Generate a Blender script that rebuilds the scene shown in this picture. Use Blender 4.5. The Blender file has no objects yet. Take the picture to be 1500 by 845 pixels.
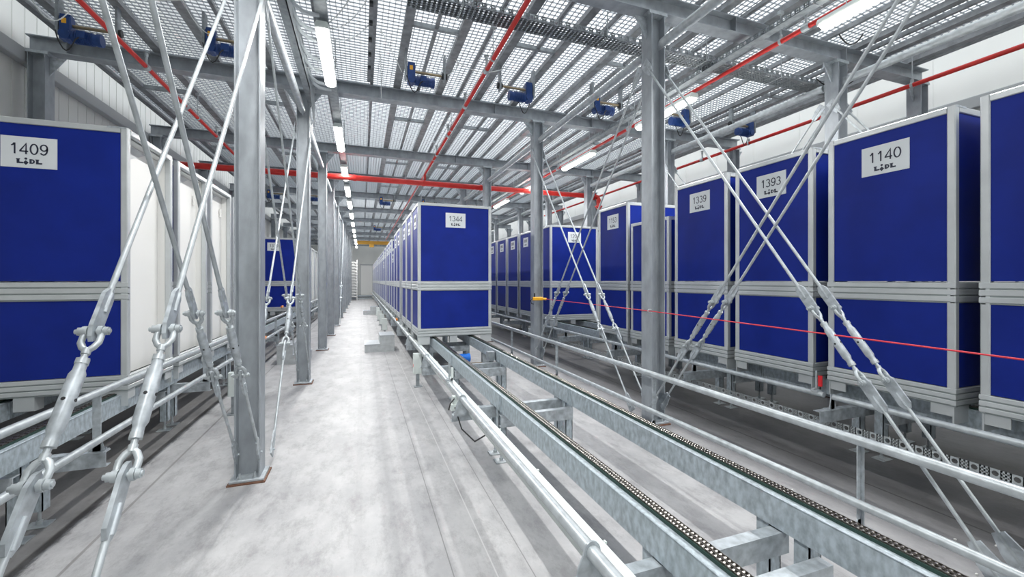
import bpy, math, random
from mathutils import Vector, Matrix
random.seed(7)
scene = bpy.context.scene
COL = scene.collection

# ------------------------------------------------------------------ helpers
class MB:
    def __init__(s): s.v=[]; s.f=[]; s.sm=[]; s.mi=[]; s.m=0
    def add(s, vs, fs, smooth=False):
        b=len(s.v); s.v.extend([tuple(p) for p in vs])
        for f in fs:
            s.f.append([b+i for i in f]); s.sm.append(smooth); s.mi.append(s.m)
    def box(s,x0,x1,y0,y1,z0,z1):
        vs=[(x0,y0,z0),(x1,y0,z0),(x1,y1,z0),(x0,y1,z0),(x0,y0,z1),(x1,y0,z1),(x1,y1,z1),(x0,y1,z1)]
        s.add(vs,[(0,3,2,1),(4,5,6,7),(0,1,5,4),(1,2,6,5),(2,3,7,6),(3,0,4,7)])
        return s
    def bev(s,x0,x1,y0,y1,z0,z1,b=.004):
        # box with chamfered edges running along its longest axis and ends
        L=[x1-x0,y1-y0,z1-z0]; a=L.index(max(L)); o=[i for i in range(3) if i!=a]
        lo=[x0,y0,z0]; hi=[x1,y1,z1]; b=min(b,L[o[0]]*.3,L[o[1]]*.3)
        ring=[(lo[o[0]]+b,lo[o[1]]),(hi[o[0]]-b,lo[o[1]]),(hi[o[0]],lo[o[1]]+b),(hi[o[0]],hi[o[1]]-b),
              (hi[o[0]]-b,hi[o[1]]),(lo[o[0]]+b,hi[o[1]]),(lo[o[0]],hi[o[1]]-b),(lo[o[0]],lo[o[1]]+b)]
        vs=[]
        for e in (lo[a],hi[a]):
            for r in ring:
                p=[0,0,0]; p[a]=e; p[o[0]]=r[0]; p[o[1]]=r[1]; vs.append(p)
        fs=[(i,(i+1)%8,8+(i+1)%8,8+i) for i in range(8)]+[tuple(range(7,-1,-1)),tuple(range(8,16))]
        if a==1: fs=[tuple(reversed(f)) for f in fs]
        s.add(vs,fs); return s
    def cyl(s,p,q,r,n=12,r2=None,cap=True):
        p=Vector(p);q=Vector(q);d=(q-p).normalized()
        u=d.orthogonal().normalized(); w=d.cross(u); r2=r if r2 is None else r2
        vs=[p+(u*math.cos(2*math.pi*i/n)+w*math.sin(2*math.pi*i/n))*r for i in range(n)]
        vs+=[q+(u*math.cos(2*math.pi*i/n)+w*math.sin(2*math.pi*i/n))*r2 for i in range(n)]
        s.add(vs,[(i,(i+1)%n,n+(i+1)%n,n+i) for i in range(n)],True)
        if cap: s.add(vs,[tuple(range(n-1,-1,-1)),tuple(range(n,2*n))])
        return s
    def lathe(s,p,q,prof,n=12):
        # prof: list of (t 0..1, radius) between p and q
        p=Vector(p);q=Vector(q);D=q-p;d=D.normalized();u=d.orthogonal().normalized();w=d.cross(u)
        vs=[]
        for t,r in prof:
            c=p+D*t
            vs+=[c+(u*math.cos(2*math.pi*i/n)+w*math.sin(2*math.pi*i/n))*r for i in range(n)]
        fs=[]
        for k in range(len(prof)-1):
            fs+=[(k*n+i,k*n+(i+1)%n,(k+1)*n+(i+1)%n,(k+1)*n+i) for i in range(n)]
        s.add(vs,fs,True); m=(len(prof)-1)*n
        s.add(vs,[tuple(range(n-1,-1,-1)),tuple(range(m,m+n))]); return s
    def path(s,pts,r,n=8):
        pts=[Vector(p) for p in pts]; vs=[]; u=None
        for i,p in enumerate(pts):
            d=(pts[min(i+1,len(pts)-1)]-pts[max(i-1,0)]).normalized()
            u=d.orthogonal().normalized() if u is None else (u-d*u.dot(d)).normalized()
            w=d.cross(u)
            vs+=[p+(u*math.cos(2*math.pi*k/n)+w*math.sin(2*math.pi*k/n))*r for k in range(n)]
        fs=[]
        for i in range(len(pts)-1):
            fs+=[(i*n+k,i*n+(k+1)%n,(i+1)*n+(k+1)%n,(i+1)*n+k) for k in range(n)]
        s.add(vs,fs,True); m=(len(pts)-1)*n
        s.add(vs,[tuple(range(n-1,-1,-1)),tuple(range(m,m+n))]); return s
    def prism(s,poly,ax,a0,a1):
        # poly in the two other axes, extruded along ax
        o=[i for i in range(3) if i!=ax]; n=len(poly); vs=[]
        for e in (a0,a1):
            for a,b in poly:
                p=[0,0,0]; p[ax]=e;p[o[0]]=a;p[o[1]]=b; vs.append(p)
        s.add(vs,[(i,(i+1)%n,n+(i+1)%n,n+i) for i in range(n)]+[tuple(range(n-1,-1,-1)),tuple(range(n,2*n))]); return s
    def mesh(s,name,mats):
        me=bpy.data.meshes.new(name); me.from_pydata(s.v,[],s.f)
        if not isinstance(mats,(list,tuple)): mats=[mats]
        for m in mats: me.materials.append(m)
        me.polygons.foreach_set('use_smooth',s.sm); me.polygons.foreach_set('material_index',s.mi)
        import bmesh
        bm=bmesh.new(); bm.from_mesh(me); bmesh.ops.recalc_face_normals(bm,faces=bm.faces); bm.to_mesh(me); bm.free()
        me.update(); return me

def link(name,me,parent=None,loc=(0,0,0)):
    o=bpy.data.objects.new(name,me); COL.objects.link(o); o.location=loc
    if parent: o.parent=parent
    return o
def obj(name,mb,m,parent=None,loc=(0,0,0)): return link(name,mb.mesh(name,m),parent,loc)
def empty(name,loc,label,cat,group=None):
    o=bpy.data.objects.new(name,None); COL.objects.link(o); o.location=loc; o.empty_display_size=.1
    tag(o,label,cat,group); return o
def tag(o,label,cat,group=None,kind=None):
    o['label']=label;o['category']=cat
    if group:o['group']=group
    if kind:o['kind']=kind
    return o
def struct(name,mb,m):
    o=obj(name,mb,m); o['kind']='structure'; return o
def dup(root,loc,label,group=None):
    r=root.copy(); COL.objects.link(r); r.location=loc; r['label']=label
    if group: r['group']=group
    for ch in list(root.children):
        c=ch.copy(); COL.objects.link(c); c.parent=r
        for g in list(ch.children):
            d=g.copy(); COL.objects.link(d); d.parent=c
    return r
ORD=['first','second','third','fourth','fifth','sixth','seventh','eighth','ninth','tenth','eleventh','twelfth','thirteenth',
 'fourteenth','fifteenth','sixteenth','seventeenth','eighteenth','nineteenth','twentieth','twenty-first','twenty-second',
 'twenty-third','twenty-fourth','twenty-fifth','twenty-sixth','twenty-seventh','twenty-eighth','twenty-ninth','thirtieth']

# ------------------------------------------------------------------ materials
def mat(name,c,rough=.5,metal=0.,var=0.,scale=8.,bump=0.,stretch=(1,1,1),c2=None,rvar=0.,spec=.5,detail=4):
    m=bpy.data.materials.new(name); m.use_nodes=True; nt=m.node_tree; N=nt.nodes; L=nt.links
    b=N['Principled BSDF']; b.inputs['Roughness'].default_value=rough; b.inputs['Metallic'].default_value=metal
    b.inputs['Specular IOR Level'].default_value=spec
    b.inputs['Base Color'].default_value=(*c,1)
    if var or c2 or bump or rvar:
        tc=N.new('ShaderNodeTexCoord'); mp=N.new('ShaderNodeMapping'); mp.inputs['Scale'].default_value=stretch
        L.new(tc.outputs['Object'],mp.inputs['Vector'])
        n=N.new('ShaderNodeTexNoise'); n.inputs['Scale'].default_value=scale; n.inputs['Detail'].default_value=detail
        L.new(mp.outputs[0],n.inputs['Vector'])
        r=N.new('ShaderNodeValToRGB'); r.color_ramp.elements[0].position=.33; r.color_ramp.elements[1].position=.67
        lo=c2 if c2 else tuple(x*(1-var) for x in c); hi=c if c2 else tuple(min(1,x*(1+var)) for x in c)
        r.color_ramp.elements[0].color=(*lo,1); r.color_ramp.elements[1].color=(*hi,1)
        L.new(n.outputs['Fac'],r.inputs[0]); L.new(r.outputs[0],b.inputs['Base Color'])
        if bump:
            bp=N.new('ShaderNodeBump'); bp.inputs['Strength'].default_value=bump; bp.inputs['Distance'].default_value=.01
            L.new(n.outputs['Fac'],bp.inputs['Height']); L.new(bp.outputs[0],b.inputs['Normal'])
        if rvar:
            mr=N.new('ShaderNodeMapRange'); mr.inputs[3].default_value=rough-rvar; mr.inputs[4].default_value=rough+rvar
            L.new(n.outputs['Fac'],mr.inputs[0]); L.new(mr.outputs[0],b.inputs['Roughness'])
    return m
def emis(name,c,s):
    m=bpy.data.materials.new(name); m.use_nodes=True; b=m.node_tree.nodes['Principled BSDF']
    b.inputs['Base Color'].default_value=(*c,1); b.inputs['Emission Color'].default_value=(*c,1)
    b.inputs['Emission Strength'].default_value=s; return m
M={}
M['galv']=mat('galvanised',(.43,.47,.50),.42,.35,var=.22,scale=22,rvar=.08)
M['galvb']=mat('galvanised_spangled',(.40,.46,.50),.45,.25,var=.24,scale=60,stretch=(1,.6,.35),rvar=.1)
M['galvd']=mat('galvanised_dull',(.30,.33,.35),.5,.3,var=.2,scale=14)
M['col']=mat('column_zinc',(.33,.36,.39),.48,.3,var=.14,scale=9,stretch=(1,1,.5),bump=.15)
M['tube']=mat('tube_zinc',(.46,.50,.52),.40,.4,var=.14,scale=16,rvar=.08)
M['alu']=mat('aluminium',(.56,.59,.60),.34,.35,var=.05,scale=6)
M['alud']=mat('aluminium_groove',(.30,.34,.34),.4,.3)
M['blue']=mat('blue_panel',(.006,.021,.225),.45,0,var=.10,scale=3,rvar=.05,spec=.18)
M['white']=mat('white_panel',(.80,.80,.78),.5)
M['plate']=mat('number_plate',(.68,.72,.74),.4)
M['ink']=mat('ink',(.02,.025,.05),.5)
M['dark']=mat('dark_steel',(.035,.038,.04),.5,.3)
M['green']=mat('green_guide',(.015,.045,.035),.6)
M['chain']=mat('chain_steel',(.12,.11,.10),.35,.7,var=.3,scale=60)
M['roller']=mat('chain_roller',(.55,.52,.48),.25,.9)
M['red']=mat('red_pipe',(.62,.025,.02),.35,0,var=.1,scale=5)
M['motor']=mat('motor_blue',(.012,.05,.20),.4,.1,var=.15,scale=10)
M['motorb']=mat('motor_bright_blue',(.01,.16,.62),.35)
M['brass']=mat('torque_arm',(.30,.24,.15),.4,.6)
M['rust']=mat('grout',(.17,.085,.055),.8,0,var=.3,scale=30)
M['cable']=mat('white_cable',(.75,.78,.78),.5)
M['conduit']=mat('grey_conduit',(.50,.54,.57),.5)
M['black']=mat('black_rubber',(.015,.015,.016),.5)
M['yellow']=mat('yellow_plastic',(.85,.42,.02),.4)
M['orange']=mat('amber_lens',(.9,.30,.06),.3)
M['redp']=mat('red_plastic',(.75,.02,.03),.4)
M['rope']=mat('red_rope',(.62,.03,.05),.5)
M['duct']=mat('painted_duct',(.68,.74,.72),.4)
M['wall']=mat('wall_panel',(.66,.67,.65),.5,var=.03,scale=1)
M['wallg']=mat('wall_ledge',(.42,.44,.45),.5)
M['roof']=mat('roof_white',(.78,.79,.80),.6)
M['grate']=mat('grating_zinc',(.48,.51,.54),.4,.3)
M['gcross']=mat('grating_cross_bar',(.34,.37,.40),.45,.3)
M['gbar']=mat('grating_bearing_bar',(.27,.29,.32),.45,.3)
M['joist']=mat('joist_zinc',(.24,.255,.27),.5,.3,var=.25,scale=9)
M['steps']=mat('step_sheet',(.52,.55,.56),.4,.2,var=.1,scale=12)
M['debris']=mat('debris',(.7,.7,.68),.6)
M['lamp']=emis('tube_glow',(1,.98,.93),14)
M['crane']=mat('crane_yellow',(.60,.33,.05),.6)

def floor_mat():
    m=bpy.data.materials.new('concrete_floor'); m.use_nodes=True; nt=m.node_tree; N=nt.nodes; L=nt.links
    b=N['Principled BSDF']; b.inputs['Specular IOR Level'].default_value=.4; tc=N.new('ShaderNodeTexCoord')
    def noise(sc,det,st=(1,1,1),rough=.6):
        mp=N.new('ShaderNodeMapping'); mp.inputs['Scale'].default_value=st; L.new(tc.outputs['Object'],mp.inputs['Vector'])
        n=N.new('ShaderNodeTexNoise'); n.inputs['Scale'].default_value=sc; n.inputs['Detail'].default_value=det; n.inputs['Roughness'].default_value=rough
        L.new(mp.outputs[0],n.inputs['Vector']); return n
    n1=noise(1.6,14,(1.2,.8,1),.72); n2=noise(6,14,(1,.45,1),.8); n3=noise(14,5)
    r1=N.new('ShaderNodeValToRGB'); e=r1.color_ramp.elements
    e[0].position=.40; e[0].color=(.355,.355,.365,1); e[1].position=.62; e[1].color=(.47,.47,.475,1)
    L.new(n1.outputs['Fac'],r1.inputs[0])
    r2=N.new('ShaderNodeValToRGB'); e=r2.color_ramp.elements
    e[0].position=.36; e[0].color=(.62,.615,.62,1); e[1].position=.52; e[1].color=(1,1,1,1)
    L.new(n2.outputs['Fac'],r2.inputs[0])
    mx=N.new('ShaderNodeMix'); mx.data_type='RGBA'; mx.blend_type='MULTIPLY'; mx.inputs[0].default_value=.8
    L.new(r1.outputs[0],mx.inputs[6]); L.new(r2.outputs[0],mx.inputs[7])
    # dirtier unswept concrete, with shade put into the colour, beyond the second column line (x > 3.3), rolled in from under the conveyor
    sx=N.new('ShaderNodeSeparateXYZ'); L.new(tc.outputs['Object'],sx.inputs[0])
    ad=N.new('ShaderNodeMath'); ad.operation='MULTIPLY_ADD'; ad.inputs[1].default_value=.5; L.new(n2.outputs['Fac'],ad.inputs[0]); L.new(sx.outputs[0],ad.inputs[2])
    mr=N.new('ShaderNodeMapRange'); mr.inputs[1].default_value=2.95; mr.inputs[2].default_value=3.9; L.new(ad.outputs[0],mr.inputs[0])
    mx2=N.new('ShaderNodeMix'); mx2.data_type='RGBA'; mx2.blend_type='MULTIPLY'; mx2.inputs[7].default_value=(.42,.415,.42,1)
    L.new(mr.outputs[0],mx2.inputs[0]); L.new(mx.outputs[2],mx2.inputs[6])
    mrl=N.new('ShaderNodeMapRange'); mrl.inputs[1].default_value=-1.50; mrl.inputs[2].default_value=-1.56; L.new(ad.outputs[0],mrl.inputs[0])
    mx3=N.new('ShaderNodeMix'); mx3.data_type='RGBA'; mx3.blend_type='MULTIPLY'; mx3.inputs[7].default_value=(.45,.445,.44,1)  # left floor darkened by the conveyor: dirt plus shade put into the colour
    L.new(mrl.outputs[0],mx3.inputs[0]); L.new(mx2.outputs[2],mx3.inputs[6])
    # scratched line and slab joint running along the aisle, plus dark lengthways bands
    cur=mx3.outputs[2]
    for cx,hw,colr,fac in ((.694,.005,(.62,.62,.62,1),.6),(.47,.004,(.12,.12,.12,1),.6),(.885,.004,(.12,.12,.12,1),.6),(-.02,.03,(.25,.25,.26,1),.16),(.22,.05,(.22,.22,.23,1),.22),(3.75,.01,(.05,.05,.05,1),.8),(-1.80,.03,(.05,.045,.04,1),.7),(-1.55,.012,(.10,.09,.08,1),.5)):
        sb=N.new('ShaderNodeMath'); sb.operation='SUBTRACT'; sb.inputs[1].default_value=cx; L.new(sx.outputs[0],sb.inputs[0])
        ab=N.new('ShaderNodeMath'); ab.operation='ABSOLUTE'; L.new(sb.outputs[0],ab.inputs[0])
        mm=N.new('ShaderNodeMapRange'); mm.inputs[1].default_value=hw; mm.inputs[2].default_value=hw*.6; mm.inputs[3].default_value=0; mm.inputs[4].default_value=fac; L.new(ab.outputs[0],mm.inputs[0])
        mc=N.new('ShaderNodeMix'); mc.data_type='RGBA'; mc.inputs[7].default_value=colr; L.new(mm.outputs[0],mc.inputs[0]); L.new(cur,mc.inputs[6]); cur=mc.outputs[2]
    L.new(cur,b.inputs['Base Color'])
    mr2=N.new('ShaderNodeMapRange'); mr2.inputs[3].default_value=.34; mr2.inputs[4].default_value=.60; L.new(n2.outputs['Fac'],mr2.inputs[0])
    L.new(mr2.outputs[0],b.inputs['Roughness'])
    bp=N.new('ShaderNodeBump'); bp.inputs['Strength'].default_value=.25; bp.inputs['Distance'].default_value=.006
    L.new(n3.outputs['Fac'],bp.inputs['Height']); L.new(bp.outputs[0],b.inputs['Normal'])
    return m
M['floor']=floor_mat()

# ------------------------------------------------------------------ text
_txt={}
def _arc(cx,cy,rx,ry,a,b,n=14): return [(cx+rx*math.cos(math.radians(a+(b-a)*i/n)),cy+ry*math.sin(math.radians(a+(b-a)*i/n))) for i in range(n+1)]
GLYPH={'0':[_arc(.27,.5,.225,.46,90,450,24)],'1':[[(.10,.74),(.20,.81),(.30,.985)],[(.31,.99),(.31,0)]],
 '2':[_arc(.27,.70,.21,.26,165,-25)+[(.06,.045),(.52,.045)]],
 '3':[_arc(.25,.735,.19,.225,160,-80),_arc(.25,.28,.225,.245,85,-160)],
 '4':[[(.39,0),(.39,.96),(.03,.32),(.03,.27),(.53,.27)]],
 '5':[[(.46,.955),(.13,.955),(.07,.50)]+_arc(.26,.30,.23,.265,125,-155)],
 '7':[[(.04,.955),(.50,.955),(.34,.62),(.24,.30),(.20,0)]],
 '9':[_arc(.27,.68,.21,.275,0,360,20),[(.48,.68),(.485,.48),(.44,.24),(.35,.09),(.24,.045),(.12,.09),(.06,.20)]]}
def text_mesh(txt,w,h,m,depth=.0012):
    if txt in _txt: return _txt[txt]
    mb=MB(); t=.056; tot=.62*(len(txt)-1)+.54
    for k,ch in enumerate(txt):
        for pl in GLYPH[ch]:
            pts=[Vector((p[0]+.62*k,p[1])) for p in pl]; vs=[]
            for i,p in enumerate(pts):
                d0=(p-pts[i-1]).normalized() if i else None; d1=(pts[i+1]-p).normalized() if i<len(pts)-1 else None
                d0=d0 or d1; d1=d1 or d0; d=(d0+d1).normalized(); n=Vector((-d.y,d.x)); q=t/max(.45,n.dot(Vector((-d0.y,d0.x))))
                for s_ in (1,-1):
                    a=p+n*q*s_; vs.append(((a.x-tot/2)*w/tot,(a.y-.5)*h,depth))
            mb.add(vs,[(2*i,2*i+1,2*i+3,2*i+2) for i in range(len(pts)-1)])
    me=mb.mesh('number',m); _txt[txt]=me; return me
ROT_FRONT=Matrix(((1,0,0),(0,0,-1),(0,1,0))).to_4x4()      # local x->X, y->Z, z->-Y
ROT_LEFT=Matrix(((0,0,-1),(-1,0,0),(0,1,0))).to_4x4()       # local x->-Y, y->Z, z->-X
_logo=None
def logo_mesh():
    global _logo
    if _logo: return _logo
    mb=MB(); hh=.019
    def L(x0):
        mb.box(x0,x0+.016,-hh,hh,0,.0012); mb.box(x0,x0+.038,-hh,-hh+.012,0,.0012); mb.box(x0-.004,x0+.02,hh-.007,hh,0,.0012)
    L(-.075); L(.042)
    x=.002
    pts=[]; hole=[]
    n=10
    outer=[(x,-hh),(x+.012,-hh)]+[(x+.012+.022*math.sin(math.pi*i/n),-hh*math.cos(math.pi*i/n)) for i in range(1,n)]+[(x+.012,hh),(x,hh)]
    inner=[(x+.014,-hh+.010),(x+.015,-hh+.010)]+[(x+.015+.007*math.sin(math.pi*i/n),-(hh-.010)*math.cos(math.pi*i/n)) for i in range(1,n)]+[(x+.015,hh-.010),(x+.014,hh-.010)]
    k=len(outer); vs=[(a,b,.0012) for a,b in outer]+[(a,b,.0012) for a,b in inner]
    mb.add(vs,[(i,(i+1)%k,k+(i+1)%k,k+i) for i in range(k)])
    cx=-.020                                                  # diamond with a dot on top
    mb.prism([(cx,-.030),(cx+.017,-.011),(cx,.008),(cx-.017,-.011)],2,0,.0012)
    mb.cyl((cx,.021,0),(cx,.021,.0012),.009,12)
    _logo=mb.mesh('logo',M['ink']); return _logo
_marks=None
def marks_mesh():
    global _marks
    if _marks: return _marks
    mb=MB()
    for i in range(4): 
        x=-.10+i*.055
        mb.box(x,x+.012,-.005,.075,0,.0012); mb.box(x,x+.036,.063,.075,0,.0012); mb.box(x+.024,x+.036,-.005,.075,0,.0012)
    for i in range(4): mb.box(-.07+i*.038,-.045+i*.038,-.085,-.055,0,.0012)
    _marks=mb.mesh('number',M['ink']); return _marks
_pl=None
def number_plate(parent,num,pos,rot):
    global _pl
    if _pl is None:
        mb=MB(); mb.bev(-.1725,.1725,-.125,.125,-.001,.003,.001)
        for sx in (-1,1):
            for sy in (-1,1): mb.cyl((sx*.16,sy*.112,.003),(sx*.16,sy*.112,.005),.004,6)
        _pl=mb.mesh('number_plate',M['plate'])
    p=link('number_plate',_pl,parent); p.matrix_local=Matrix.Translation(pos)@rot
    if num:
        t=link('number',text_mesh(num,.235,.088,M['ink']),p,(0,.028,.0035))
        link('logo',logo_mesh(),p,(0,-.072,.0035))
    else: link('number',marks_mesh(),p,(0,0,.0035))
    return p

# ------------------------------------------------------------------ containers
W,D,BZ,TOP=1.28,.91,.64,2.91
_parts={}
def cont_meshes(H,whiteside):
    key=(H,whiteside)
    if key in _parts: return _parts[key]
    hx,hy=W/2,D/2; T=H-BZ; p=.052; R={}
    fr=MB()
    for sx in (-1,1):
        for sy in (-1,1):
            x0,x1=sorted((sx*hx,sx*(hx-p))); y0,y1=sorted((sy*hy,sy*(hy-p)))
            fr.bev(x0,x1,y0,y1,.14,T,.007)
    for sy in (-1,1):
        y0,y1=sorted((sy*hy,sy*(hy-.045))); fr.bev(-hx+p,hx-p,y0,y1,T-.048,T,.005)
    for sx in (-1,1):
        x0,x1=sorted((sx*hx,sx*(hx-.045))); fr.bev(x0,x1,-hy+p,hy-p,T-.048,T,.005)
    fr.m=1
    for sy in (-1,1):                       # corner joint plates on the top rail
        y0,y1=sorted((sy*(hy+.002),sy*(hy-.02)))
        for sx in (-1,1):
            x0,x1=sorted((sx*(hx-.01),sx*(hx-.14))); fr.box(x0,x1,y0,y1,T-.012,T+.002)
    R['frame']=fr.mesh('frame',[M['alu'],M['galv']])
    def profiled(z0,z1,n,skipx=False):
        mb=MB(); h=(z1-z0)/n
        for sy in (-1,1):
            for i in range(n):
                y0,y1=sorted((sy*(hy+.004),sy*(hy-.03))); mb.m=0
                mb.bev(-hx-.003,hx+.003,y0,y1,z0+i*h+.006,z0+(i+1)*h-.004,.004); mb.m=1
                y0,y1=sorted((sy*(hy-.004),sy*(hy-.03))); mb.box(-hx,hx,y0,y1,z0+i*h-.004,z0+i*h+.006)
        for sx in (-1,1):
            if skipx and sx==1: continue
            for i in range(n):
                x0,x1=sorted((sx*(hx+.004),sx*(hx-.03))); mb.m=0
                mb.bev(x0,x1,-hy-.003,hy+.003,z0+i*h+.006,z0+(i+1)*h-.004,.004); mb.m=1
                x0,x1=sorted((sx*(hx-.004),sx*(hx-.03))); mb.box(x0,x1,-hy,hy,z0+i*h-.004,z0+i*h+.006)
        return mb.mesh('band',[M['alu'],M['alud']])
    R['band']=profiled(1.435-BZ,1.59-BZ,3,whiteside)
    R['base']=profiled(0.02,.79-BZ+.004,3)
    # panels: (name, box, material)
    zl0,zl1,zu0,zu1=.155,.79,.955,T-.048
    def pan(x0,x1,y0,y1,z0,z1): 
        mb=MB(); mb.box(x0,x1,y0,y1,z0,z1); return mb
    P=[]
    for sy in (-1,1):
        y0,y1=sorted((sy*(hy-.012),sy*(hy-.022)))
        P.append(pan(-hx+p,hx-p,y0,y1,zl0,zl1).mesh('panel',M['blue'])); P.append(pan(-hx+p,hx-p,y0,y1,zu0,zu1).mesh('panel',M['blue']))
    for sx in (-1,1):
        if whiteside and sx==1: continue
        x0,x1=sorted((sx*(hx-.012),sx*(hx-.022)))
        P.append(pan(x0,x1,-hy+p,hy-p,zl0,zl1).mesh('panel',M['blue'])); P.append(pan(x0,x1,-hy+p,hy-p,zu0,zu1).mesh('panel',M['blue']))
    R['panels']=P
    if whiteside:
        mb=MB(); mb.box(hx-.13,hx-.12,-hy+.03,hy-.03,.12,T-.04)
        mb.box(hx-.12,hx-.05,-hy+.028,-hy+.034,.12,T-.04); mb.box(hx-.12,hx-.05,hy-.034,hy-.028,.12,T-.04)
        mb.box(hx-.12,hx-.05,-hy+.034,hy-.034,T-.06,T-.05)
        R['white']=mb.mesh('white_panel',M['white'])
        mb=MB(); mb.prism([(-hy+.05,T-.30),(-hy+.05,T-.08),(hy-.30,T-.08)],0,hx-.118,hx-.112)  # grey triangular sheet standing in for the top rail's diagonal shadow
        R['shade_tri']=mb.mesh('top_shade_sheet',M['alu'])
        mb=MB()
        for y in (-hy+.12,hy-.16): mb.box(hx-.112,hx-.09,y,y+.03,T-.36,T-.24)
        R['clip']=mb.mesh('clip',M['white'])
    rf=MB(); rf.box(-hx+.03,hx-.03,-hy+.03,hy-.03,T-.03,T-.02); R['roof']=rf.mesh('roof_panel',M['white'])
    sk=[]
    for sx in (-1,1):
        for sy in (-1,1):
            mb=MB(); x0,x1=sorted((sx*(hx-.005),sx*(hx-.20))); y0,y1=sorted((sy*(hy-.01),sy*(hy-.02)))
            mb.prism([(x0,.02),(x0,-.115),(x1,-.115),(x1,.02)] if True else [],1,y0,y1)
            ya,yb=sorted((sy*(hy-.02),sy*(hy-.15))); x2,x3=sorted((sx*(hx-.01),sx*(hx-.02)))
            mb.box(x2,x3,ya,yb,-.06,.02)
            sk.append(mb.mesh('skid',M['alu']))
    for sy in (-1,1):
        mb=MB(); y0,y1=sorted((sy*(hy-.01),sy*(hy-.12))); mb.bev(-.10,.03,y0,y1,-.10,.02,.004); sk.append(mb.mesh('skid',M['alu']))
    R['skids']=sk
    _parts[key]=R; return R
def container(cx,y0,label,group,near=None,side=None,H=TOP,white=False):
    e=empty('roll_container',(cx,y0+D/2,BZ),label,'container',group); R=cont_meshes(H,white); T=H-BZ
    link('frame',R['frame'],e); link('middle_band',R['band'],e); link('base_profile',R['base'],e); link('roof_panel',R['roof'],e)
    for p in R['panels']: link('panel',p,e)
    for s in R['skids']: link('skid',s,e)
    if white:
        link('white_panel',R['white'],e)['label']='recessed white side panel'
        link('top_shade_sheet',R['shade_tri'],e); link('clip',R['clip'],e)
    if near is not None: number_plate(e,near,Vector((0,-D/2+.0135-.003,T-.275)),ROT_FRONT)
    if side is not None: number_plate(e,side,Vector((-W/2+.0135-.003,0,T-.275)),ROT_LEFT)
    return e

CX=.88+W/2; RX=4.16+W/2; LX=-1.89-W/2
G='blue transport containers on the centre conveyor'
ys=[7.12,8.15,9.18,10.7,11.73,(12.76,2.55),13.79,14.82,15.85,17.4,(18.43,2.55),19.46,20.49,21.52,23.0,24.03,25.06,(26.5,2.55),27.53,28.56,29.6,31.1,32.13,33.2,34.8,35.83,(36.9,2.55),38.0]
for i,y in enumerate(ys):
    H=TOP
    if isinstance(y,tuple): y,H=y
    if i==0: container(CX,y,'blue container numbered 1344 at the near end of the centre row',G,near='1344',side='')
    else: container(CX,y,('%s%s blue container from the near end of the centre conveyor row'%(ORD[i],' (low)' if H<TOP else '')).replace(' (low)',', a lower'),G,side='',H=H)
G='blue transport containers on the right conveyor'
for y,num,H,lab in [(.79,'',TOP,'blue container cut off by the right edge of the photo'),
    (1.83,'1140',TOP,'blue container numbered 1140 on the right conveyor'),
    (2.88,'1393',TOP,'blue container numbered 1393 behind crossed brace rods'),
    (3.90,'1339',TOP,'blue container numbered 1339 just right of the big column'),
    (4.93,'',2.53,'lower blue container half hidden behind the big right column'),
    (5.92,'1153',TOP,'blue container numbered 1153 left of the big right column')]:
    container(RX,y,lab,G,side=num,H=H)
container(RX,8.96,'blue container numbered 1202 whose front faces the camera',G,near='1202')
for k,y in enumerate((10.10,11.13,12.16,13.19,14.3)):
    container(RX,y,'%s blue container behind the one numbered 1202 on the right conveyor'%ORD[k],G,side='')
G='containers with white open sides on the left conveyor'
for k,y in enumerate((4.5,5.56,6.62,7.66,8.7)):
    container(LX,y,'blue container numbered 1409 at the near left' if k==0 else '%s white-sided container behind the one numbered 1409'%ORD[k-1],G,near='1409' if k==0 else None,white=True)
for k,y in enumerate((14.5,15.53,16.56,17.6,18.7,20.0,21.1)):
    container(LX,y,'blue container numbered 1370 seen far behind the left brace rods' if k==0 else '%s white-sided container behind the far one numbered 1370'%ORD[k-1],G,near='1370' if k==0 else None,white=True)

# ------------------------------------------------------------------ room shell
X0,X1,Y0,Y1,ZR=-4.2,8.7,-5.0,40.5,7.6
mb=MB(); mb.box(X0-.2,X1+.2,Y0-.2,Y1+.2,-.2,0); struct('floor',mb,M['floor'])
def ribbed_wall(x0,x1,sgn,z0,z1,step):
    mb=MB(); mb.box(x0,x1,Y0,Y1,z0,z1)
    xf=x1 if sgn>0 else x0
    for z in [.0,1.15,2.3,3.45]:
        pass
    y=Y0+.3
    while y<Y1:                                   # narrow vertical panel seams
        a,b=sorted((xf,xf+sgn*.006)); mb.box(a,b,y,y+.02,z0,z1); y+=step
    return mb
struct('wall_left',ribbed_wall(X0-.2,X0,1,0,ZR,.22),M['wall'])
struct('wall_right',ribbed_wall(X1,X1+.2,-1,0,ZR,1.1),M['wall'])
mb=MB(); mb.box(X0,X1,Y1,Y1+.2,0,ZR); struct('wall_back',mb,M['wall'])
mb=MB(); mb.box(X0,X1,Y0-.2,Y0,0,ZR); struct('wall_front',mb,M['wall'])
mb=MB(); mb.box(X0-.2,X1+.2,Y0-.2,Y1+.2,ZR,ZR+.2); struct('ceiling',mb,M['roof'])
mb=MB(); mb.bev(X0,X0+.12,Y0,Y1,4.42,4.60,.01); mb.box(X0,X0+.05,Y0,Y1,3.2,3.28); struct('trim_1',mb,M['wallg'])
mb=MB(); mb.bev(X1-.10,X1,Y0,Y1,4.18,4.36,.01); mb.box(X1-.05,X1,Y0,Y1,3.5,3.56); struct('trim_2',mb,M['wallg'])

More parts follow.
